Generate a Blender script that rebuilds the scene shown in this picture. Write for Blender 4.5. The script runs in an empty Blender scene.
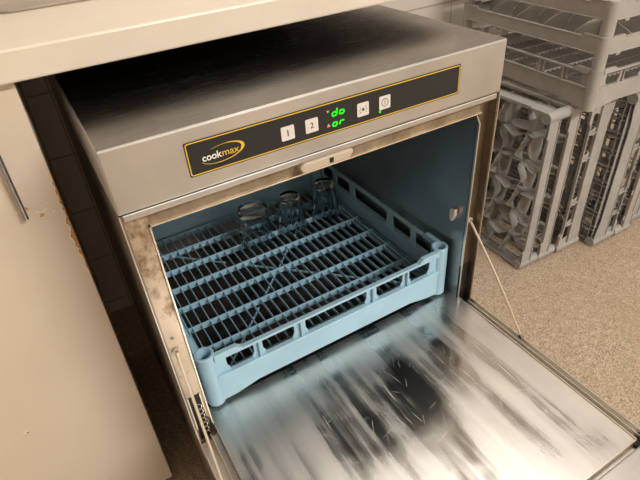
import bpy, bmesh, math, random
from mathutils import Vector, Matrix
random.seed(7)
S = bpy.context.scene
COL = S.collection
PI = math.pi

# ---------------------------------------------------------------- materials
def lin(c):
    return tuple(((v/255)/12.92 if v/255 <= .04045 else ((v/255+.055)/1.055)**2.4) for v in c) + (1,)

def mat(name, rgb=(128,128,128), rough=.5, metal=0., **kw):
    m = bpy.data.materials.new(name); m.use_nodes = True
    b = m.node_tree.nodes['Principled BSDF']
    b.inputs['Base Color'].default_value = lin(rgb)
    b.inputs['Roughness'].default_value = rough
    b.inputs['Metallic'].default_value = metal
    for k, v in kw.items():
        b.inputs[k.replace('_', ' ')].default_value = v
    return m

class NT:
    def __init__(s, m):
        s.t = m.node_tree; s.b = s.t.nodes['Principled BSDF']
        s.tc = s.t.nodes.new('ShaderNodeTexCoord')
    def n(s, typ, **kw):
        o = s.t.nodes.new(typ)
        for k, v in kw.items(): setattr(o, k, v)
        return o
    def l(s, a, b): s.t.links.new(a, b)
    def mapping(s, scale=(1,1,1), rot=(0,0,0), loc=(0,0,0)):
        mp = s.n('ShaderNodeMapping')
        mp.inputs['Scale'].default_value = scale; mp.inputs['Rotation'].default_value = rot
        mp.inputs['Location'].default_value = loc
        s.l(s.tc.outputs['Object'], mp.inputs['Vector']); return mp.outputs[0]
    def noise(s, vec, scale=5, detail=3, rough=.5):
        o = s.n('ShaderNodeTexNoise'); o.inputs['Scale'].default_value = scale
        o.inputs['Detail'].default_value = detail; o.inputs['Roughness'].default_value = rough
        s.l(vec, o.inputs['Vector']); return o.outputs['Fac']
    def ramp(s, fac, stops):
        r = s.n('ShaderNodeValToRGB'); e = r.color_ramp.elements
        while len(e) < len(stops): e.new(.5)
        for el, (p, c) in zip(e, stops):
            el.position = p; el.color = c if len(c) == 4 else lin(c)
        s.l(fac, r.inputs['Fac']); return r.outputs['Color']
    def mr(s, fac, a, b, c, d):
        r = s.n('ShaderNodeMapRange')
        for i, v in enumerate((a, b, c, d)): r.inputs[i+1].default_value = v
        s.l(fac, r.inputs[0]); return r.outputs[0]
    def math(s, op, a, b):
        r = s.n('ShaderNodeMath', operation=op)
        for i, v in enumerate((a, b)):
            if isinstance(v, (int, float)): r.inputs[i].default_value = v
            else: s.l(v, r.inputs[i])
        return r.outputs[0]
    def mix(s, fac, a, b):
        r = s.n('ShaderNodeMix', data_type='RGBA')
        if isinstance(fac, float): r.inputs[0].default_value = fac
        else: s.l(fac, r.inputs[0])
        for i, v in ((6, a), (7, b)):
            if isinstance(v, tuple): r.inputs[i].default_value = v if len(v) == 4 else lin(v)
            else: s.l(v, r.inputs[i])
        return r.outputs[2]
    def bump(s, h, strength=.2, dist=.001):
        r = s.n('ShaderNodeBump'); r.inputs['Strength'].default_value = strength
        r.inputs['Distance'].default_value = dist; s.l(h, r.inputs['Height'])
        s.l(r.outputs[0], s.b.inputs['Normal'])

def steel(name, rgb, r0, r1, scale, grain_dir, bump=.05, dirt=None):
    m = mat(name, rgb, .3, 1.); t = NT(m)
    n1 = t.noise(t.mapping(grain_dir), scale, 4, .6)
    n2 = t.noise(t.mapping((1,1,1)), 9, 3)
    t.l(t.mr(t.math('ADD', t.math('MULTIPLY', n1, .6), t.math('MULTIPLY', n2, .4)), .35, .65, r0, r1), t.b.inputs['Roughness'])
    col = t.mix(t.mr(n2, .35, .7, 0, 1), tuple(rgb), tuple(int(c*.9) for c in rgb))
    if dirt:
        n3 = t.noise(t.mapping((1,1,.7)), dirt[0], 6, .7)
        if len(dirt) > 4:                      # limescale and rust gather at the top corners
            sx = t.n('ShaderNodeSeparateXYZ'); t.l(t.tc.outputs['Object'], sx.inputs[0])
            n3 = t.math('ADD', n3, t.mr(sx.outputs[2], .50, .74, -.02, .20))
        msk = t.mr(n3, dirt[1], dirt[2], 0, 1)
        col = t.mix(msk, col, dirt[3])
        t.l(t.mr(msk, 0, 1, 1, .1), t.b.inputs['Metallic'])
    t.l(col, t.b.inputs['Base Color'])
    t.bump(n1, bump, .0005)
    return m

M = {}
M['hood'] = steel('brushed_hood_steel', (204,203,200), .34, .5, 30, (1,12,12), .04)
M['top'] = steel('brushed_shaded_top_steel', (138,137,135), .17, .30, 30, (1,12,12), .03)  # darker copy of the hood steel; shade near the worktop put into its colour
M['side'] = steel('side_steel', (150,142,132), .25, .4, 20, (1,1,8), .05)
M['frame'] = steel('stained_frame_steel', (205,190,170), .28, .5, 20, (8,8,1), .05, (60, .56, .76, (128,98,66), 1))
M['frame_stained_shaded'] = steel('stained_shaded_steel', (160,146,126), .3, .45, 24, (10,10,.6), .05, (14, .48, .68, (104,84,60)))  # brown streaks, plus the right strip's shade put into a darker base
M['bright'] = mat('bright_edge_steel', (240,232,220), .3, 1.)
M['chamber'] = steel('chamber_steel', (186,184,180), .28, .45, 8, (1,1,3), .05)
M['rod'] = mat('rod_steel', (238,226,206), .28, 1.)
m = mat('dark_perforated_filter', (40,35,30), .5, .3); t = NT(m)
v = t.n('ShaderNodeTexVoronoi'); v.inputs['Scale'].default_value = 300; v.inputs['Randomness'].default_value = 0; t.l(t.mapping(), v.inputs['Vector'])
t.l(t.ramp(v.outputs['Distance'], [(.2, (8,7,6)), (.45, (66,56,46))]), t.b.inputs['Base Color']); M['filter'] = m
M['header'] = steel('grimy_dimmed_header_steel', (172,158,136), .5, .7, 24, (.6,10,10), .05, (20, .38, .6, (120,98,72)))  # real grime, made heavier to paint in the dimness below the hood
M['dark'] = mat('dark_void_plastic', (22,20,18), .6)
M['black_foil'] = mat('black_control_foil', (27,29,31), .42)
M['yellow'] = mat('yellow_print', (226,184,56), .5)
M['white'] = mat('white_print', (235,232,226), .5)
M['print'] = mat('grey_print', (60,58,56), .5)
M['tri'] = mat('beige_print', (210,170,140), .5)
M['button'] = mat('white_button_foil', (222,216,208), .45)
M['latch'] = mat('stained_white_plastic', (190,176,154), .45)
def emis(name, rgb, s):
    m = mat(name, rgb, .5); b = m.node_tree.nodes['Principled BSDF']
    b.inputs['Emission Color'].default_value = lin(rgb); b.inputs['Emission Strength'].default_value = s
    return m
M['led'] = emis('green_led', (20,230,10), 1.3)
M['lamp'] = emis('lamp_diffuser', (255,244,228), 4.)

# door steel: smeared water marks along the length of the door and fine scratches
m = mat('scratched_door_steel', (200,200,198), .2, 1.); t = NT(m)
streak = t.noise(t.mapping((11, .6, 1), (0,0,0)), 2.0, 5, .55)
streak2 = t.noise(t.mapping((36, 1.0, 1), (0,0,0)), 1.6, 3, .6)
blot = t.noise(t.mapping((1,1,1)), 7, 3, .5)
sm = t.math('ADD', t.math('MULTIPLY', streak, .42), t.math('ADD', t.math('MULTIPLY', streak2, .2), t.math('MULTIPLY', blot, .38)))
rough = t.mr(sm, .42, .515, .15, .38)
scr = None
def rotated(ang, off, sc):
    a = t.n('ShaderNodeMapping'); a.inputs['Rotation'].default_value = (0,0,ang); a.inputs['Location'].default_value = (off, off, 0)
    t.l(t.tc.outputs['Object'], a.inputs['Vector'])
    b = t.n('ShaderNodeMapping'); b.inputs['Scale'].default_value = sc; t.l(a.outputs[0], b.inputs['Vector'])
    return b.outputs[0]
for (ang, sc, off, th) in ((.5, 700, 0, .735), (-.9, 640, 3, .745), (1.35, 760, 7, .72), (-.15, 520, 11, .72), (.05, 460, 5, .715)):
    v = t.noise(rotated(ang, off, (1, .028, 1)), sc, 1, .4)
    k = t.mr(v, th, th+.05, 0, 1)
    scr = k if scr is None else t.math('MAXIMUM', scr, k)
t.l(t.math('MAXIMUM', rough, t.math('MULTIPLY', scr, .42)), t.b.inputs['Roughness'])
t.l(t.mix(scr, t.mix(t.mr(sm, .4, .6, 0, 1), (190,190,188), (226,223,218)), (228,226,220)), t.b.inputs['Base Color'])
M['door'] = m

# plastics
def plastic(name, rgb, rough=.42, var=.9, bump=.05):
    m = mat(name, rgb, rough); t = NT(m)
    n = t.noise(t.mapping(), 14, 4, .6)
    t.l(t.mix(t.mr(n, .3, .7, 0, 1), tuple(int(c*var) for c in rgb), tuple(rgb)), t.b.inputs['Base Color'])
    t.bump(t.noise(t.mapping(), 260, 2), bump, .0004)
    return m
M['blue'] = plastic('light_blue_plastic', (160,199,218), .4, .95)
M['grey'] = plastic('grey_rack_plastic', (170,165,158), .5, .9)
M['grey2'] = plastic('cool_grey_rack_plastic', (162,161,156), .5, .9)
M['counter'] = plastic('cream_laminate', (230,218,200), .34, .975, .08)
M['tray'] = plastic('speckled_grey_beige', (176,164,146), .5, .85, .1)

# cabinet laminate
m = mat('beige_cabinet_laminate', (220,202,178), .42); t = NT(m)
n = t.noise(t.mapping(), 3, 3)
t.l(t.mix(t.mr(n, .35, .65, 0, 1), (216,201,181), (223,209,190)), t.b.inputs['Base Color'])
t.bump(t.noise(t.mapping(), 120, 2), .06, .0005); M['cabinet'] = m
m = mat('raw_chipboard', (196,148,92), .8); t = NT(m)
t.l(t.ramp(t.noise(t.mapping(), 300, 3, .7), [(.35, (150,104,60)), (.6, (214,168,112))]), t.b.inputs['Base Color'])
M['chip'] = m
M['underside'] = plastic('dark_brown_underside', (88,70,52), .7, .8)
M['paint_flake'] = mat('flaked_laminate_edge', (240,228,208), .5)
M['handle'] = mat('brushed_aluminium', (176,176,180), .32, 1.)

# floor: speckled sand coloured safety floor
m = mat('speckled_sand_floor', (170,150,124), .7); t = NT(m)
v = t.n('ShaderNodeTexVoronoi'); v.inputs['Scale'].default_value = 420; t.l(t.mapping(), v.inputs['Vector'])
sep = t.n('ShaderNodeSeparateColor'); t.l(v.outputs['Color'], sep.inputs[0])
c = t.ramp(sep.outputs[0], [(0, (122,103,84)), (.3, (160,140,118)), (.7, (176,157,135)), (1, (202,185,164))])
c = t.mix(t.mr(t.noise(t.mapping(), 2.5, 4), .35, .7, 0, .35), c, (150,128,100))
t.l(c, t.b.inputs['Base Color']); t.bump(sep.outputs[0], .3, .001); M['floor'] = m

# wall: large cream tiles, real joints from a brick pattern
def wallmat(name, axis, rgb=(208,200,190)):
    m = mat(name, rgb, .35); t = NT(m)
    rot = {'y': (PI/2, 0, 0), 'x': (PI/2, 0, PI/2)}[axis]
    sx = t.n('ShaderNodeSeparateXYZ'); t.l(t.tc.outputs['Object'], sx.inputs[0])
    cx = t.n('ShaderNodeCombineXYZ')
    t.l(sx.outputs[0 if axis == 'y' else 1], cx.inputs[0])
    t.l(t.math('ADD', sx.outputs[2], -.659+.155*8), cx.inputs[1])
    b = t.n('ShaderNodeTexBrick'); t.l(cx.outputs[0], b.inputs['Vector'])
    b.offset = 0; b.inputs['Scale'].default_value = 1
    b.inputs['Brick Width'].default_value = .6; b.inputs['Row Height'].default_value = .155
    b.inputs['Mortar Size'].default_value = .0022
    b.inputs['Color1'].default_value = lin(rgb); b.inputs['Color2'].default_value = lin(tuple(c-5 for c in rgb))
    b.inputs['Mortar'].default_value = lin((165,152,134))
    t.l(b.outputs['Color'], t.b.inputs['Base Color']); return m
M['wall_y'] = wallmat('cream_wall_tiles', 'y'); M['wall_x'] = wallmat('cream_wall_tiles_side', 'x')
M['ceiling'] = mat('white_ceiling', (235,232,228), .8)
m = mat('clear_glass', (240,246,248), .02); b = m.node_tree.nodes['Principled BSDF']
b.inputs['Transmission Weight'].default_value = 1.; b.inputs['IOR'].default_value = 1.47
M['glass'] = m

# ---------------------------------------------------------------- mesh helpers
class MB:
    def __init__(s): s.bm = bmesh.new()
    def box(s, x0, x1, y0, y1, z0, z1, mx=None):
        vs = [s.bm.verts.new((x, y, z)) for x in (x0, x1) for y in (y0, y1) for z in (z0, z1)]
        for f in ((0,1,3,2), (4,6,7,5), (0,4,5,1), (2,3,7,6), (0,2,6,4), (1,5,7,3)):
            s.bm.faces.new([vs[i] for i in f])
        if mx is not None: bmesh.ops.transform(s.bm, matrix=mx, verts=vs)
        return s
    def prism(s, pts, a, b, plane='xz', mx=None):
        """closed 2D outline extruded between a and b along the missing axis"""
        def P(p, d):
            return {'xz': (p[0], d, p[1]), 'xy': (p[0], p[1], d), 'yz': (d, p[0], p[1])}[plane]
        A = [s.bm.verts.new(P(p, a)) for p in pts]; B = [s.bm.verts.new(P(p, b)) for p in pts]
        n = len(pts)
        s.bm.faces.new(A); s.bm.faces.new(list(reversed(B)))
        for i in range(n):
            s.bm.faces.new((A[i], B[i], B[(i+1) % n], A[(i+1) % n]))
        if mx is not None: bmesh.ops.transform(s.bm, matrix=mx, verts=A+B)
        return s
    def strip(s, inner, outer, a, b, plane='xz', closed=True, mx=None):
        """band between two matching outlines, extruded"""
        n = len(inner)
        for i in range(n if closed else n-1):
            j = (i+1) % n
            s.prism([inner[i], outer[i], outer[j], inner[j]], a, b, plane, mx)
        return s
    def lathe(s, prof, seg=32, c=(0,0,0), mx=None, closed=True, scal=None):
        rings = []
        for k, (r, z) in enumerate(prof):
            ring = []
            for i in range(seg):
                a = 2*PI*i/seg; rr = r
                if scal: rr = r*(1+scal(k, a))
                ring.append(s.bm.verts.new((c[0]+rr*math.cos(a), c[1]+rr*math.sin(a), c[2]+z)))
            rings.append(ring)
        m_ = len(prof)
        for k in range(m_ if closed else m_-1):
            A, B = rings[k], rings[(k+1) % m_]
            for i in range(seg):
                j = (i+1) % seg
                s.bm.faces.new((A[i], A[j], B[j], B[i]))
        if mx is not None: bmesh.ops.transform(s.bm, matrix=mx, verts=[v for r in rings for v in r])
        return s
    def cyl(s, c, r, h, seg=24, mx=None):
        pts = [(c[0]+r*math.cos(2*PI*i/seg), c[1]+r*math.sin(2*PI*i/seg)) for i in range(seg)]
        return s.prism(pts, c[2], c[2]+h, 'xy', mx)
    def tube(s, path, r, seg=10):
        path = [Vector(p) for p in path]; rings = []
        for i, p in enumerate(path):
            d = (path[min(i+1, len(path)-1)] - path[max(i-1, 0)]).normalized()
            u = d.cross(Vector((0,0,1)) if abs(d.z) < .9 else Vector((1,0,0))).normalized(); v = d.cross(u)
            rings.append([s.bm.verts.new(p + r*(math.cos(2*PI*k/seg)*u + math.sin(2*PI*k/seg)*v)) for k in range(seg)])
        for A, B in zip(rings, rings[1:]):
            for k in range(seg): s.bm.faces.new((A[k], A[(k+1) % seg], B[(k+1) % seg], B[k]))
        s.bm.faces.new(list(reversed(rings[0]))); s.bm.faces.new(rings[-1])
        return s
    def build(s, name, m, parent=None, bevel=0, smooth=False, loc=None, seg=2):
        bmesh.ops.recalc_face_normals(s.bm, faces=s.bm.faces[:])
        me = bpy.data.meshes.new(name); s.bm.to_mesh(me); s.bm.free()
        if isinstance(m, str): m = M[m]
        me.materials.append(m)
        o = bpy.data.objects.new(name, me); COL.objects.link(o)
        if parent: o.parent = parent
        if loc: o.location = loc
        if smooth:
            for p in me.polygons: p.use_smooth = True
            try: me.set_sharp_from_angle(angle=math.radians(35))
            except Exception: pass
        if bevel:
            b = o.modifiers.new('bevel', 'BEVEL'); b.width = bevel; b.segments = seg; b.limit_method = 'ANGLE'
            b.angle_limit = math.radians(40)
        return o

def tag(o, label, cat, group=None):
    o['label'] = label; o['category'] = cat
    if group: o['group'] = group
    return o
def empty(name, loc=(0,0,0), rot=(0,0,0)):
    o = bpy.data.objects.new(name, None); COL.objects.link(o); o.location = loc; o.rotation_euler = rot
    o.empty_display_size = .05; return o
def copy_tree(o, parent=None):
    c = o.copy(); COL.objects.link(c); c.parent = parent
    for ch in list(o.children): copy_tree(ch, c)
    return c
def struct(o): o['kind'] = 'structure'; return o
def text(name, s, size, c, m, parent, y, extrude=.0001, align='CENTER', bold=0, wid=None):
    cu = bpy.data.curves.new(name, 'FONT'); cu.body = s; cu.size = size
    cu.align_x = align; cu.align_y = 'CENTER'; cu.extrude = extrude; cu.offset = bold
    tmp = bpy.data.objects.new(name+'_tmp', cu); COL.objects.link(tmp)
    bpy.context.view_layer.update()
    me = bpy.data.meshes.new_from_object(tmp.evaluated_get(bpy.context.evaluated_depsgraph_get()))
    bpy.data.objects.remove(tmp); bpy.data.curves.remove(cu)
    if wid:
        xs = [v.co.x for v in me.vertices]; me.transform(Matrix.Scale(wid/(max(xs)-min(xs)), 4, (1,0,0)) @ Matrix.Translation((-min(xs),0,0)))
    me.transform(Matrix.Translation((c[0], y, c[1])) @ Matrix.Rotation(PI/2, 4, 'X'))
    me.materials.clear(); me.materials.append(M[m]); me.name = name
    o = bpy.data.objects.new(name, me); COL.objects.link(o); o.parent = parent
    return o

# ---------------------------------------------------------------- room
X0, X1, Y0, Y1, ZC = -1.6, 3.0, -3.4, .79, 2.6
struct(MB().box(X0, X1, Y0, Y1, -.05, 0).build('floor', 'floor'))
struct(MB().box(X0, X1, Y0, Y1, ZC, ZC+.05).build('ceiling', 'ceiling'))
struct(MB().box(X0-.1, X1+.1, Y1, Y1+.1, 0, ZC).build('wall_back', 'wall_y'))
struct(MB().box(X0-.1, X1+.1, Y0-.1, Y0, 0, ZC).build('wall_front', 'wall_y'))
struct(MB().box(X0-.1, X0, Y0, Y1, 0, ZC).build('wall_left', 'wall_x'))
struct(MB().box(X1, X1+.1, Y0, Y1, 0, ZC).build('wall_right', 'wall_x'))

def ceiling_light(x, y, lx, ly, label, power):
    t = empty('ceiling_light', (x, y, ZC))
    tag(t, label, 'ceiling light', 'ceiling lights')
    MB().box(-lx/2-.02, lx/2+.02, -ly/2-.02, ly/2+.02, -.06, -.0005).build('lamp_housing', 'ceiling', t, .003)
    MB().box(-lx/2, lx/2, -ly/2, ly/2, -.068, -.0602).build('diffuser', 'lamp', t)
    L = bpy.data.lights.new('lamp_light', 'AREA'); L.shape = 'RECTANGLE'; L.size = lx; L.size_y = ly
    L.energy = power; L.color = (1., .965, .93)
    o = bpy.data.objects.new('lamp_light', L); COL.objects.link(o); o.location = (x, y, ZC-.075)
ceiling_light(.9, .12, 1.4, .34, 'long white ceiling lamp above the worktop and racks', 9)
ceiling_light(1.3, -2.35, 1.4, .34, 'long white ceiling lamp behind the photographer', 105)

# ---------------------------------------------------------------- dishwasher
W, D, H = .567, .6, .8214
ZP = .744; YF = .015; OX0, OX1, OZ0, OZ1 = .0300, .545, .300, .7125
dw = empty('dishwasher')
tag(dw, 'stainless steel undercounter dishwasher with open drop-down door', 'dishwasher')
MB().box(0, W, 0, D, ZP, H-.0006).build('hood', 'hood', dw, .0022, seg=3)
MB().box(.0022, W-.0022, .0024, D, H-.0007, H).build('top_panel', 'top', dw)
for a, b in ((0, .0035), (W-.0035, W)):
    MB().box(a, b, 0, D, .05, ZP-.0008).build('side_panel', 'side', dw)
MB().box(.0036, W-.0036, D-.004, D, .05, ZP-.001).build('back_panel', 'side', dw)
MB().box(.0036, W-.0036, .002, .012, .05, .285).build('kick_panel', 'hood', dw)
# door frame around the opening
MB().box(.0036, OX0, YF, YF+.002, .286, ZP-.001).build('frame_strip', 'frame', dw)
MB().box(OX1, W-.0036, YF, YF+.002, .286, ZP-.001).build('frame_strip', 'frame_stained_shaded', dw)
mb = MB(); mb.box(OX0, OX1, YF, YF+.002, OZ1, ZP-.001)
mb.build('frame_header', 'header', dw)
MB().box(.0036, W-.0036, .0015, YF, .7335, .7425).build('header_ledge', 'hood', dw, .0015)
mb = MB()   # bright folded lip round the opening
mb.box(OX0-.0012, OX0+.0006, YF-.004, YF, .30, OZ1+.0012).box(OX0-.0012, OX1+.0012, YF-.004, YF, OZ1-.0006, OZ1+.0012)
mb.build('opening_lip', 'bright', dw)
mb = MB()
mb.prism([(OX1-.0010, .695), (OX1-.0105, OZ1), (OX1-.0085, OZ1), (OX1+.0010, .695), (OX1+.0010, .30), (OX1-.0010, .30)], YF-.004, YF)
mb.build('opening_lip', 'bright', dw)
for a, b in ((0, .0012), (W-.0012, W)): MB().box(a, b, -.0012, .0, .286, ZP-.0015).build('edge_fold', 'bright', dw)
# wash chamber
mb = MB(); a = .0015
mb.box(OX0-a, OX0, YF+.003, .565, .262, OZ1+a).box(OX1, OX1+a, YF+.003, .565, .262, OZ1+a)
mb.box(OX0, OX1, .565, .567, .262, OZ1+a).box(OX0, OX1, YF+.003, .565, OZ1, OZ1+a).box(OX0, OX1, .046, .565, .262, .264)
mb.build('wash_chamber', 'chamber', dw)
for a, b in ((OX0+.0005, OX0+.016), (OX1-.016, OX1-.0005)): MB().box(a, b, .06, .55, .322, .3345).build('rack_rail', 'chamber', dw)
mb = MB(); mb.cyl((.287,.3,.265), .03, .03); mb.prism([(-.2,-.012), (-.03,-.022), (.03,-.022), (.2,-.012), (.2,.012), (.03,.022), (-.03,.022), (-.2,.012)], .29, .302, 'xy', Matrix.Translation((.287,.3,0)) @ Matrix.Rotation(.5, 4, 'Z'))
mb.build('spray_arm', 'dark', dw, .002)
MB().box(OX0+.004, OX1-.004, .05, .560, .2645, .2665).build('tank_filter', 'filter', dw)
# white bracket where the stay goes into the right jamb
mb = MB(); mb.prism([(.036,.526), (.049,.522), (.048,.502), (.043,.498), (.036,.512)], OX1-.009, OX1-.001, 'yz')
mb.build('stay_bracket', 'button', dw, .001)
# latch under the hood
lt = MB().prism([(.2235,.7245), (.2235,.730), (.229,.7338), (.296,.7338), (.3030,.7325), (.3030,.7275), (.297,.7205), (.229,.7190)], -.0015, YF-.001).build('door_latch', 'latch', dw, .0025)
MB().box(.2655, .2715, -.0021, -.0016, .7235, .7305).build('latch_slot', 'dark', lt)
# feet
for fx in (.05, W-.05):
    for fy in (.05, D-.05): MB().cyl((fx, fy, 0), .018, .0499).build('foot', 'dark', dw, .002)
# control foil
pl = MB().prism([(.0862,.764), (.0872,.7625), (.4805,.7625), (.4815,.764), (.4815,.8028), (.4805,.804), (.0872,.804), (.0862,.8028)], -.0006, -.00005).build('control_foil', 'black_foil', dw)
def rr(x0, x1, z0, z1, r, n=4):
    p = []
    for cx, cz, a0 in ((x1-r, z1-r, 0), (x0+r, z1-r, 90), (x0+r, z0+r, 180), (x1-r, z0+r, 270)):
        for k in range(n+1):
            a = math.radians(a0+90*k/n); p.append((cx+r*math.cos(a), cz+r*math.sin(a)))
    return p
MB().strip(rr(.0886,.4791,.7649,.8016,.0018), rr(.0874,.4803,.7637,.8028,.0028), -.0009, -.00062).build('yellow_border', 'yellow', pl)
# logo
sw_i, sw_o = [], []
for k in range(41):
    a = math.radians(118 - 290*k/40)
    f = math.sin(PI*k/40)**1.2; w = .0003 + .0033*f*(1 if k < 22 else .75)*(1.15 if 6 < k < 20 else .8)
    cx, cz = .1285, .7815; A, B = .0268, .0102
    ex, ez = math.cos(a), math.sin(a); c_, s_ = math.cos(.10), math.sin(.10)
    def rotp(x, z): return (cx + x*c_ - z*s_, cz + x*s_ + z*c_)
    sw_o.append(rotp(A*ex, B*ez)); sw_i.append(rotp((A-w)*ex, (B-w*.42)*ez))
MB().strip(sw_i, sw_o, -.0010, -.00062, closed=False).build('logo_swoosh', 'yellow', pl)
text('logo_text', 'cook', .0118, (.1036, .7808), 'white', pl, -.0008, bold=.0002, align='LEFT', wid=.0232)
text('logo_text', 'max', .0118, (.1274, .7808), 'yellow', pl, -.0008, bold=.00005, align='LEFT', wid=.0205)
# buttons
def button(x, z):
    return MB().prism(rr(x-.0088, x+.0088, z-.0088, z+.0088, .0014), -.0013, -.00062).build('button', 'button', pl)
b1 = button(.2110, .7808); text('button_numeral', '1', .0110, (.2110, .7805), 'print', b1, -.0015, bold=.0002)
b2 = button(.2440, .7812); text('button_numeral', '2', .0105, (.2440, .7810), 'print', b2, -.0015)
b3 = button(.3190, .7820)
mb = MB()
mb.prism([(.3190-.0022, .7820), (.3190, .7820-.0026), (.3190+.0022, .7820), (.3190, .7820+.0026)], -.0016, -.00135)
for sg in (-1, 1):
    for q in (0, 1, 2):
        a = .75 - q*.75
        mb.box(-.0016, .0016, -.0016, -.00135, -.0003, .0003, Matrix.Translation((.3190+sg*.0052*math.cos(a*.8), 0, .7820+.0048*math.sin(a))) @ Matrix.Rotation(-sg*a, 4, 'Y'))
mb.build('spray_symbol', 'print', b3)
b4 = button(.3530, .7825)
mb = MB(); circ = lambda r: [(.3530+r*math.cos(2*PI*k/24), .7825+r*math.sin(2*PI*k/24)) for k in range(24)]
mb.strip(circ(.0046), circ(.0054), -.0016, -.00135); mb.box(.3526, .3534, -.0016, -.00135, .7797, .7853)
mb.build('power_symbol', 'print', b4)
mb = MB(); mb.prism([(.3455+.0014*math.cos(2*PI*k/16), .7715+.0014*math.sin(2*PI*k/16)) for k in range(16)], -.0013, -.00062); mb.build('power_lamp', 'led', pl)
for x in (.2035, .2370, .3115):
    MB().prism([(x+.0011*math.cos(2*PI*k/12), .7690+.0011*math.sin(2*PI*k/12)) for k in range(12)], -.0009, -.00062).build('indicator_lamp', 'print', pl)
# seven segment display
SEG = {'a': (0,2,1,2), 'b': (1,1,1,2), 'c': (1,0,1,1), 'd': (0,0,1,0), 'e': (0,0,0,1), 'f': (0,1,0,2), 'g': (0,1,1,1)}
def digit(ch, x, z):
    h = .0046; w = .0062; mb = MB()
    for q in {'d': 'bcdeg', 'o': 'cdeg', 'r': 'eg'}[ch]:
        x0, z0, x1, z1 = SEG[q]; g = .0005; sl = .12
        if x0 == x1: 
            pts = [(x+x0*w-.0007, z+z0*h+g), (x+x0*w+.0007, z+z0*h+g), (x+x0*w+.0007, z+z1*h-g), (x+x0*w-.0007, z+z1*h-g)]
        else:
            pts = [(x+g, z+z0*h-.0007), (x+w-g, z+z0*h-.0007), (x+w-g, z+z0*h+.0007), (x+g, z+z0*h+.0007)]
        mb.prism([(px+(pz-z)*sl, pz) for px, pz in pts], -.0011, -.00062)
    mb.build('display_digit', 'led', pl)
digit('d', .2735, .7850); digit('o', .2840, .7850); digit('o', .2735, .7715); digit('r', .2840, .7715)
MB().prism([(.2655,.7935), (.2695,.7935), (.2675,.7900)], -.0010, -.00062).build('display_arrow', 'tri', pl)
MB().prism([(.2650,.7725), (.2700,.7725), (.2675,.7768)], -.0010, -.00062).build('display_arrow', 'tri', pl)

# door, folded down
ZD = .329
dr = MB()
dr.box(OX0+.002, OX1+.002, -.357, .046, ZD-.012, ZD)
door = dr.build('door', 'door', dw)
mb = MB()
mb.box(.0005, W-.0005, -.400, -.0015, ZD-.045, ZD-.0125)
mb.build('door_shell', 'hood', door, .002)
mb = MB()       # raised bright rims: inner, middle, outer
zl = ZD+.0022
for x in (OX0+.0005, OX1+.0005): mb.box(x, x+.0018, -.3585, .046, ZD-.012, zl)
for x in (.0195, .5555): mb.box(x, x+.0012, -.364, -.002, ZD-.0125, ZD+.001)
for x in (.0005, W-.0017): mb.box(x, x+.0012, -.385, -.002, ZD-.0125, ZD+.0005)
mb.box(OX0+.0005, OX1+.0023, -.3585, -.3570, ZD-.012, zl)
mb.build('door_rim', 'bright', door)
for a, b in ((.0205, .0300), (.5475, .5552)): MB().box(a, b, -.362, -.002, ZD-.0124, ZD-.008).build('door_gutter', 'chamber', door)
mb = MB()
mb.box(.002, W-.002, -.400, -.3655, ZD-.0124, ZD+.0008)
mb.build('door_handle_edge', 'hood', door, .0025)
mb = MB()
mb.box(OX1-.002, W-.0025, -.3650, -.350, ZD-.0124, ZD-.0065); mb.build('corner_seal', 'dark', door)
# stays
for sgn, (xa, xb) in ((0, (.0125, .0030)), (1, (.5530, .5645))):
    p0 = Vector((xa, .012, .508)); p1 = Vector((xb, -.127, .331))
    pts = [p0.lerp(p1, k/12) + Vector((0, -.004*math.sin(PI*k/12), .002*math.sin(PI*k/12))) for k in range(13)]
    st = MB().tube(pts, .0021).build('door_stay', 'rod', dw, smooth=True)
    mb = MB(); mb.cyl((0, 0, -.003), .0042, .006, 16, Matrix.Translation(p1) @ Matrix.Rotation(PI/2, 4, 'Y')); mb.build('stay_pin', 'side', st)
    ring = MB(); ring.lathe([(.0052,.0), (.0052,.0025), (.0026,.0025), (.0026,0)], 20, mx=Matrix.Translation((xa, YF-.0001, .510)) @ Matrix.Rotation(PI/2, 4, 'X'))
    ring.build('stay_grommet', 'latch', dw, smooth=True)
MB().cyl((0,0,0), .0028, .0012, 16, Matrix.Translation((.0135, YF, .534)) @ Matrix.Rotation(PI/2, 4, 'X')).build('screw', 'side', dw, .0005)
# dark strips at the hinges; slot bracket and spring only at the left
for x0 in (.0055, W-.0245):
    hs = MB().box(x0, x0+.019, YF-.0012, YF-.0001, .305, .408).build('hinge_dark_strip', 'dark', dw)
    if x0 > .1: continue
    mb = MB(); mb.box(x0-.0008, x0+.001, YF-.003, YF-.0013, .302, .410).box(x0+.018, x0+.0198, YF-.003, YF-.0013, .302, .410).box(x0+.0066, x0+.0082, YF-.003, YF-.0013, .310, .402)
    mb.build('hinge_bracket', 'rod', hs)
    mb = MB(); mb.tube([(x0+.0132+.0032*math.cos(a*.9), YF-.0045+.0026*math.sin(a*.9), .318+.0016*a) for a in range(46)], .0007, 6)
    mb.build('hinge_spring', 'rod', hs)
    mb = MB(); mb.tube([(x0+.004, YF-.006, .3475), (x0+.0215, YF-.006, .3505)], .0022, 8); mb.build('hinge_pin', 'side', hs)

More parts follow.
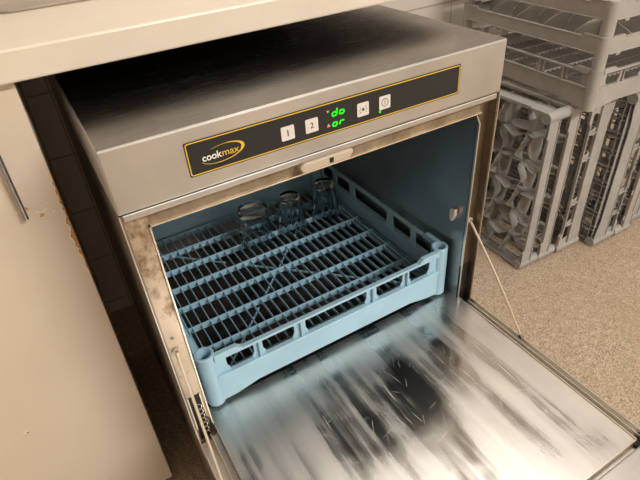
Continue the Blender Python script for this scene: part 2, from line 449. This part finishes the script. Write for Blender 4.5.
# ---------------------------------------------------------------- racks
HR = .110
def side_profile(mb, mx, z_scale=1.0):
    Z = lambda z: z*z_scale
    # lower band, arched up away from the corner posts
    o, i = -.2462, -.2435
    mb.prism([(-.225,Z(.002)), (-.200,Z(.003)), (-.160,Z(.011)), (.160,Z(.011)), (.200,Z(.003)), (.225,Z(.002)), (.225,Z(.060)), (-.225,Z(.060))], o, i, 'xz', mx)
    mb.box(-.225, .225, -.2490, -.2385, Z(.0580), Z(.0612), mx)                   # ledge
    # pillars between windows
    wins = [(-.205,-.158), (-.142,-.084), (-.062,.062), (.084,.142), (.158,.205)]
    cc = .0045
    xs = [-.226] + [v for w in wins for v in w] + [.226]
    for k in range(0, len(xs), 2):
        a, b = xs[k], xs[k+1]; c = cc if k > 0 else 0; d = cc if k+2 < len(xs) else 0
        mb.prism([(a-c, Z(.0605)), (b+d, Z(.0605)), (b+d, Z(.0640)), (b, Z(.0735)), (b, Z(.0965)), (a, Z(.0965)), (a, Z(.0735)), (a-c, Z(.0640))], -.2425, -.2395, 'xz', mx)
        if 0 < k < len(xs)-2: mb.box((a+b)/2-.0013, (a+b)/2+.0013, -.2485, -.2425, Z(.0610), Z(.097), mx)
    # top rim, stepped up beside the posts
    mb.prism([(-.224,Z(.0955)), (.224,Z(.0955)), (.224,Z(.1085)), (.186,Z(.1085)), (.176,Z(.1000)), (-.176,Z(.1000)), (-.186,Z(.1085)), (-.224,Z(.1085))], -.2485, -.2390, 'xz', mx)
def post(mb, z0, z1, r=.0155, cap=None):
    mb.cyl((0,0,z0+.0005), .0112, .003, 20)
    if cap: mb.cyl((0,0,z1-.004), .0112, .0035, 20)
    mb.lathe([(r,z0), (r,z1-.0015), (r-.0012,z1), (.0115,z1), (.0110,z1-.002), (.0105,z0)], 28)
POSTS = [(sx*.2345, sy*.2345) for sx in (-1,1) for sy in (-1,1)]

def base_rack(name, material, label, group=None, zs=1.0, coarse=False):
    h = HR*zs
    t = empty(name); tag(t, label, 'rack', group)
    for k in range(4):
        mb = MB(); side_profile(mb, Matrix.Rotation(k*PI/2, 4, 'Z'), zs); mb.build('side_wall', material, t, .0008, seg=1)
    for x, y in POSTS:
        mb = MB(); post(mb, 0, h); mb.build('corner_post', material, t, smooth=True, loc=(x, y, 0))
    mb = MB()
    nr = 9; sp = .47/nr
    ys = [-.235] + [-.204 + .0625*k for k in range(7)] + [.2325]
    nf = 27; xs = [-.235 + k*.47/nf for k in range(nf+1)]; zr0, zf0, zf1 = .0105, .0150, .0232
    if coarse:                                 # square openings parted by rows of small ones
        ys = [v for k in range(10) for v in (-.235 + k*.0517, -.222 + k*.0517)][:19]; xs = list(ys); zr0, zf0, zf1 = .0005, .0006, .012
    for k, y in enumerate(ys):                 # tall ribs
        a = .238 if 0 < k < len(ys)-1 else .215
        mb.box(-a, a, y-.0008, y+.0008, zr0, .0245)
    for k, x in enumerate(xs):                 # fine bars
        a = .238 if 0 < k < len(xs)-1 else .215
        mb.box(x-.00055, x+.00055, -a, a, zf0, zf1)
    for sg in (-1, 1): mb.box(sg*.2265-.001, sg*.2265+.001, -.225, .225, .009, .0250)
    for sg in (-1, 1):                         # diagonal stiffeners underneath
        for off in (-.15, 0, .15):
            mb.box(-.09, .09, -.0012, .0012, .0065, .0100, Matrix.Translation((off, off*sg, 0)) @ Matrix.Rotation(sg*PI/4, 4, 'Z'))
    mb.build('bottom_grid', material, t)
    return t

EH = .0750
def extender(name, material, label, group=None, cells=5):
    t = empty(name); tag(t, label, 'rack', group)
    for k in range(4):
        mx = Matrix.Rotation(k*PI/2, 4, 'Z'); mb = MB()
        mb.prism([(-.226,.034), (.226,.034), (.226,.0735), (.186,.0735), (.178,.067), (-.178,.067), (-.186,.0735), (-.226,.0735)], -.2462, -.2432, 'xz', mx)
        mb.box(-.226, .226, -.2490, -.2390, .033, .0355, mx)
        mb.box(-.178, .178, -.2485, -.2400, .0650, .0675, mx)
        for sg in (-1, 1): mb.box(min(sg*.186, sg*.226), max(sg*.186, sg*.226), -.2485, -.2400, .0712, .0735, mx)
        for x in (-.19, -.095, 0, .095, .19): mb.prism([(x-.009,.034), (x+.009,.034), (x+.006,.026), (x-.006,.026)], -.2455, -.2435, 'xz', mx)
        mb.build('side_wall', material, t, .0006, seg=1)
    for x, y in POSTS:
        mb = MB(); post(mb, .0, EH, .0150, True); mb.build('corner_post', material, t, smooth=True, loc=(x, y, 0))
    mb = MB(); c = .486/cells
    for ax in (0, 1):
        mx = Matrix.Rotation(ax*PI/2, 4, 'Z')
        for k in range(1, cells):
            p = -.243 + k*c
            for q in range(cells):
                a = -.243 + q*c; up = (q+k+ax) % 2 == 0; n = 8; top, bot = [], []
                for j in range(n+1):
                    f = j/n; s_ = math.sin(PI*f)
                    if q == 0: hi = .058 + .026*min(1, f*1.6)**.7
                    elif q == cells-1: hi = .058 + .026*min(1, (1-f)*1.6)**.7
                    else: hi = .050 + .032*s_**.7
                    top.append((a+c*f, hi)); bot.append((a+c*f, .036 - .012*s_))
                mb.prism(bot + top[::-1], p-.0009, p+.0009, 'xz', mx)
            
    mb.build('cell_dividers', material, t)
    return t

def wavy_extender(name, material, label, group=None, cells=5):
    """glass extender whose cell walls are curved bow-tie blades"""
    t = extender(name, material, label, group, cells)
    d = [c for c in t.children if c.name.startswith('cell_dividers')][0]
    mb = MB(); n = 8; c = .486/cells; NS = 12
    for ax in (0, 1):
        for k in range(1, cells):
            p = -.243 + k*c
            for q in range(cells):
                cols = []
                for j in range(NS+1):
                    f = j/NS; u = -.243 + (q+f)*c
                    s_ = math.sin(PI*f); off = .008*math.sin(2*PI*f)*(1 if (k+q) % 2 else -1)
                    if (k+q+ax) % 2: s2 = min(1, 1.7*s_**1.4); hi, lo = .046 + .024*s2, .041
                    else: s2 = min(1, 1.7*s_**1.4); hi, lo = .046, .041 - .020*s2
                    P = Vector((u, p+off, 0)) if ax == 0 else Vector((p+off, u, 0))
                    N = Vector((0, .0010, 0)) if ax == 0 else Vector((.0010, 0, 0))
                    cols.append([mb.bm.verts.new(w) for w in (P-N+Vector((0,0,lo)), P+N+Vector((0,0,lo)), P+N+Vector((0,0,hi)), P-N+Vector((0,0,hi)))])
                for A, B in zip(cols, cols[1:]):
                    for e in range(4): mb.bm.faces.new((A[e], A[(e+1) % 4], B[(e+1) % 4], B[e]))
                mb.bm.faces.new(cols[0][::-1]); mb.bm.faces.new(cols[-1])
    nd = mb.build('cell_dividers', material, t)
    bpy.data.objects.remove(d)
    return t

blue = base_rack('dishwasher_rack', 'blue', 'light blue plastic rack standing in the open dishwasher under the glasses')
BX, BY, BZ = .2865, .2845, .3350
blue.location = (BX, BY, BZ)

G1 = 'grey racks stacked flat'
YAW = math.radians(-4)
def flat(o, z, dx=0, dy=0, yaw=0):
    c0 = Vector((1.116, .196, 0)); r = Matrix.Rotation(YAW+yaw, 4, 'Z')
    p = c0 + r @ Vector((.250, .250, 0)); o.location = (p.x+dx, p.y+dy, z); o.rotation_euler = (0, 0, YAW+yaw)
fb = base_rack('dishwasher_rack', 'grey', 'grey open base rack with side windows, lowest of the flat stacked racks', G1, .92)
flat(fb, .5005)
fe = extender('rack_extender', 'grey', 'grey divided rack extender lying directly on the flat grey base rack', G1)
flat(fe, .5005+HR*.92+.0005)
fe2 = copy_tree(fe); tag(fe2, 'grey divided rack extender, topmost of the flat stacked racks', 'rack', G1)
flat(fe2, .5005+HR*.92+.0005+EH+.0005, .001, 0, .004)

G2 = 'grey racks standing on edge'
def edge(o, x, y, flip, yaw=0.):
    """on edge: the open side looks to -x (flip False) or to +x (flip True)"""
    o.rotation_euler = (Matrix.Rotation(yaw, 4, 'Z') @ Matrix.Rotation(PI/2 if flip else -PI/2, 4, 'Y')).to_euler()
    o.location = (x, y+.25, .2502)
vb = copy_tree(fb); tag(vb, 'grey base rack standing on edge behind two extenders under the flat stack', 'rack', G2); edge(vb, 1.296, .232, False)
ve = wavy_extender('rack_extender', 'grey2', 'grey extender with curved cell walls standing on edge nearest the dishwasher', G2, 6); edge(ve, 1.118, .240, False)
ve2 = copy_tree(fe); tag(ve2, 'grey extender standing on edge, sandwiched between curved-wall extender and base rack', 'rack', G2); edge(ve2, 1.194, .238, False)
wb = base_rack('dishwasher_rack', 'grey2', 'grey rack standing on edge with its gridded bottom turned to the left', G2, .92, True); edge(wb, 1.312, .190, True)
we = copy_tree(fe); tag(we, 'grey extender standing on edge at the right end under the flat stack', 'rack', G2); edge(we, 1.4135, .186, True)
wb2 = copy_tree(wb); tag(wb2, 'grey rack on edge at the right edge of the photo', 'rack', G2); edge(wb2, 1.4975, .205, True)

# ---------------------------------------------------------------- glasses
gz = BZ + .0247
def tumbler(label, x, y):
    n = 48
    t = MB()
    #                     outer, from rim (down) to base (up) then inner
    prof = [(.0335,.0), (.0345,.001), (.0330,.012), (.0300,.035), (.0262,.060), (.0235,.078), (.0222,.0835), (.0200,.0850),
            (.0120,.0840), (.0010,.0835), (.0010,.0740), (.0150,.0735), (.0205,.0705), (.0240,.055), (.0275,.035), (.0305,.012), (.0318,.0005)]
    sc = lambda k, a: .035*math.cos(12*a) if 2 <= k <= 4 else (.02*math.cos(12*a) if k == 5 else 0)
    t.lathe(prof, n*2, scal=sc)
    o = t.build('drinking_glass', 'glass', None, smooth=True, loc=(x, y, gz))
    return tag(o, label, 'glass', 'upturned glasses')
tumbler('clear fluted tumbler upside down, middle one of the three glasses', .378, .385)
tumbler('clear fluted tumbler upside down in the rack corner nearest the right wall', .469, .389)
mug = empty('glass_mug', (.286, .385, gz)); tag(mug, 'wide clear glass mug with handle, upside down left of the tumblers', 'glass', 'upturned glasses')
mb = MB()
mb.lathe([(.0350,.0), (.0362,.001), (.0355,.020), (.0335,.055), (.0318,.074), (.0330,.080), (.0325,.0855), (.0290,.0880),
          (.0200,.0865), (.0010,.0860), (.0010,.0770), (.0200,.0765), (.0285,.0725), (.0305,.055), (.0325,.020), (.0335,.0005)], 56)
mb.build('mug_body', 'glass', mug, smooth=True)
mb = MB(); d = Vector((-.80, -.60, 0))
mb.tube([d*r + Vector((0,0,z)) for r, z in ((.0345,.064), (.046,.066), (.056,.056), (.059,.040), (.054,.024), (.044,.014), (.0362,.016))], .0042, 10)
mb.build('handle', 'glass', mug, smooth=True)

# ---------------------------------------------------------------- worktop and cabinet
YC, ZU, TH = .155, .860, .0355
wt = MB().box(-1.30, .62, YC, Y1-.002, ZU, ZU+TH).build('worktop', 'counter', None, .0025)
MB().box(-1.29, .61, YC+.022, Y1-.004, ZU-.0006, ZU-.0001).build('added_dark_underside', 'underside', wt)  # dark sheet added under the worktop to darken its reflection in the steel
tag(wt, 'thick cream laminate worktop running over the dishwasher', 'worktop')
pts = rr(-.045, .56, .372, .74, .035, 8)
tr = MB().prism(pts, ZU+TH+.0003, ZU+TH+.0045, 'xy').build('work_mat', 'tray', None, .0015)
tag(tr, 'flat speckled grey-beige mat with round corners on the worktop', 'mat')

cab = empty('base_cabinet', (-.046, .172, 0)); tag(cab, 'beige laminate base cabinet with worn chipped edge, left of the dishwasher', 'cabinet')
lean = .0185
mx = Matrix.Identity(4); mx[0][2] = lean; mx = mx @ Matrix.Translation((0,0,0))
def lp(x0, x1, y0, y1, z0, z1): 
    return MB().prism([(x0+lean*(z0-ZU), z0), (x1+lean*(z0-ZU), z0), (x1+lean*(z1-ZU), z1), (x0+lean*(z1-ZU), z1)], y0, y1)
lp(-1.1, -.001, 0, .018, .02, ZU-.001).build('door', 'cabinet', cab, .0012)
lp(-.018, -.001, .0185, .58, .02, ZU-.0008).build('side_panel', 'cabinet', cab)
lp(-1.1, -1.08, .0185, .58, .02, ZU-.0008).build('side_panel', 'cabinet', cab)
lp(-1.079, -.019, .03, .58, .02, .04).build('floor_panel', 'cabinet', cab)
lp(-1.05, -.04, .05, .07, 0, .0195).build('plinth', 'dark', cab)
door_c = [c for c in cab.children if c.name.startswith('door')][0]
# chipped laminate: exposed chipboard along the edge and small knocks
def blob(cx, cz, rx, rz, y, th, m, name, n=11, jit=.45):
    pts = []
    for k in range(n):
        a = 2*PI*k/n; j = 1 + random.uniform(-jit, jit)
        pts.append((cx+rx*j*math.cos(a), cz+rz*j*math.sin(a)))
    return MB().prism(pts, y-th, y-.00005).build(name, m, door_c)
def edge_x(z): return -.001 + lean*(z-ZU)
zs = [.735 - .0055*k for k in range(30)]
jag = [random.uniform(.0012, .0068)*(.35+.65*math.sin(PI*k/29)) for k in range(30)]
i_ = [(edge_x(z)-w, z) for z, w in zip(zs, jag)]; o_ = [(edge_x(z)+.0003, z) for z in zs]
MB().strip(i_, o_, -.0003, .017, closed=False).build('chipped_edge', 'chip', door_c)
i2 = [(x-.0006-random.uniform(0, .0012), z) for x, z in i_]
MB().strip(i2, i_, -.0006, -.00005, closed=False).build('flaked_rim', 'paint_flake', door_c)
for (x, z, rx, rz, mm) in ((-.032,.686,.0022,.0016,'chip'), (-.0475,.700,.0024,.0018,'chip'), (-.0485,.714,.0010,.0010,'paint_flake'),
                           (-.036,.692,.0020,.0012,'paint_flake'), (-.0255,.693,.0026,.0010,'paint_flake'), (-.058,.699,.0012,.0014,'paint_flake'),
                           (-.0305,.690,.0014,.0010,'paint_flake'), (-.188,.3235,.0030,.0026,'paint_flake'), (-.0200,.700,.0012,.0010,'paint_flake'), (-.018,.686,.0012,.0016,'paint_flake'), (-.1870,.3215,.0014,.0012,'chip')):
    blob(x, z, rx*1.25, rz*1.25, 0, .0005, mm, 'laminate_chip')
hx, hz = -.0505, .7025
mb = MB(); pth = [(hx-.0005, -.006, hz-.004), (hx-.0003, -.012, hz)]
mb.tube([(hx, -.0125, hz-.009), (hx+.0002, -.0125, hz-.0075), (hx+.0034, -.0125, hz+.135)], .0036, 14)
mb.tube([(hx+.001, -.0125, hz+.03), (hx+.001, -.0004, hz+.03)], .003, 10); mb.tube([(hx+.003, -.0125, hz+.12), (hx+.003, -.0004, hz+.12)], .003, 10)
mb.build('handle', 'handle', door_c, smooth=True)

# ---------------------------------------------------------------- camera, world, view
cam = bpy.data.cameras.new('camera'); co = bpy.data.objects.new('camera', cam); COL.objects.link(co)
co.location = (-.0299, -.5157, 1.03524); co.rotation_euler = (.93776, .06696, -.53526)
cam.sensor_width = 36; cam.lens = 512.245/640*36; cam.clip_start = .01
S.camera = co
w = bpy.data.worlds.new('world'); S.world = w; w.use_nodes = True
w.node_tree.nodes['Background'].inputs[0].default_value = (1,.93,.84,1); w.node_tree.nodes['Background'].inputs[1].default_value = .05
S.view_settings.view_transform = 'Standard'; S.view_settings.look = 'None'
S.view_settings.gamma = 1; S.view_settings.use_curve_mapping = False; S.view_settings.exposure = .12
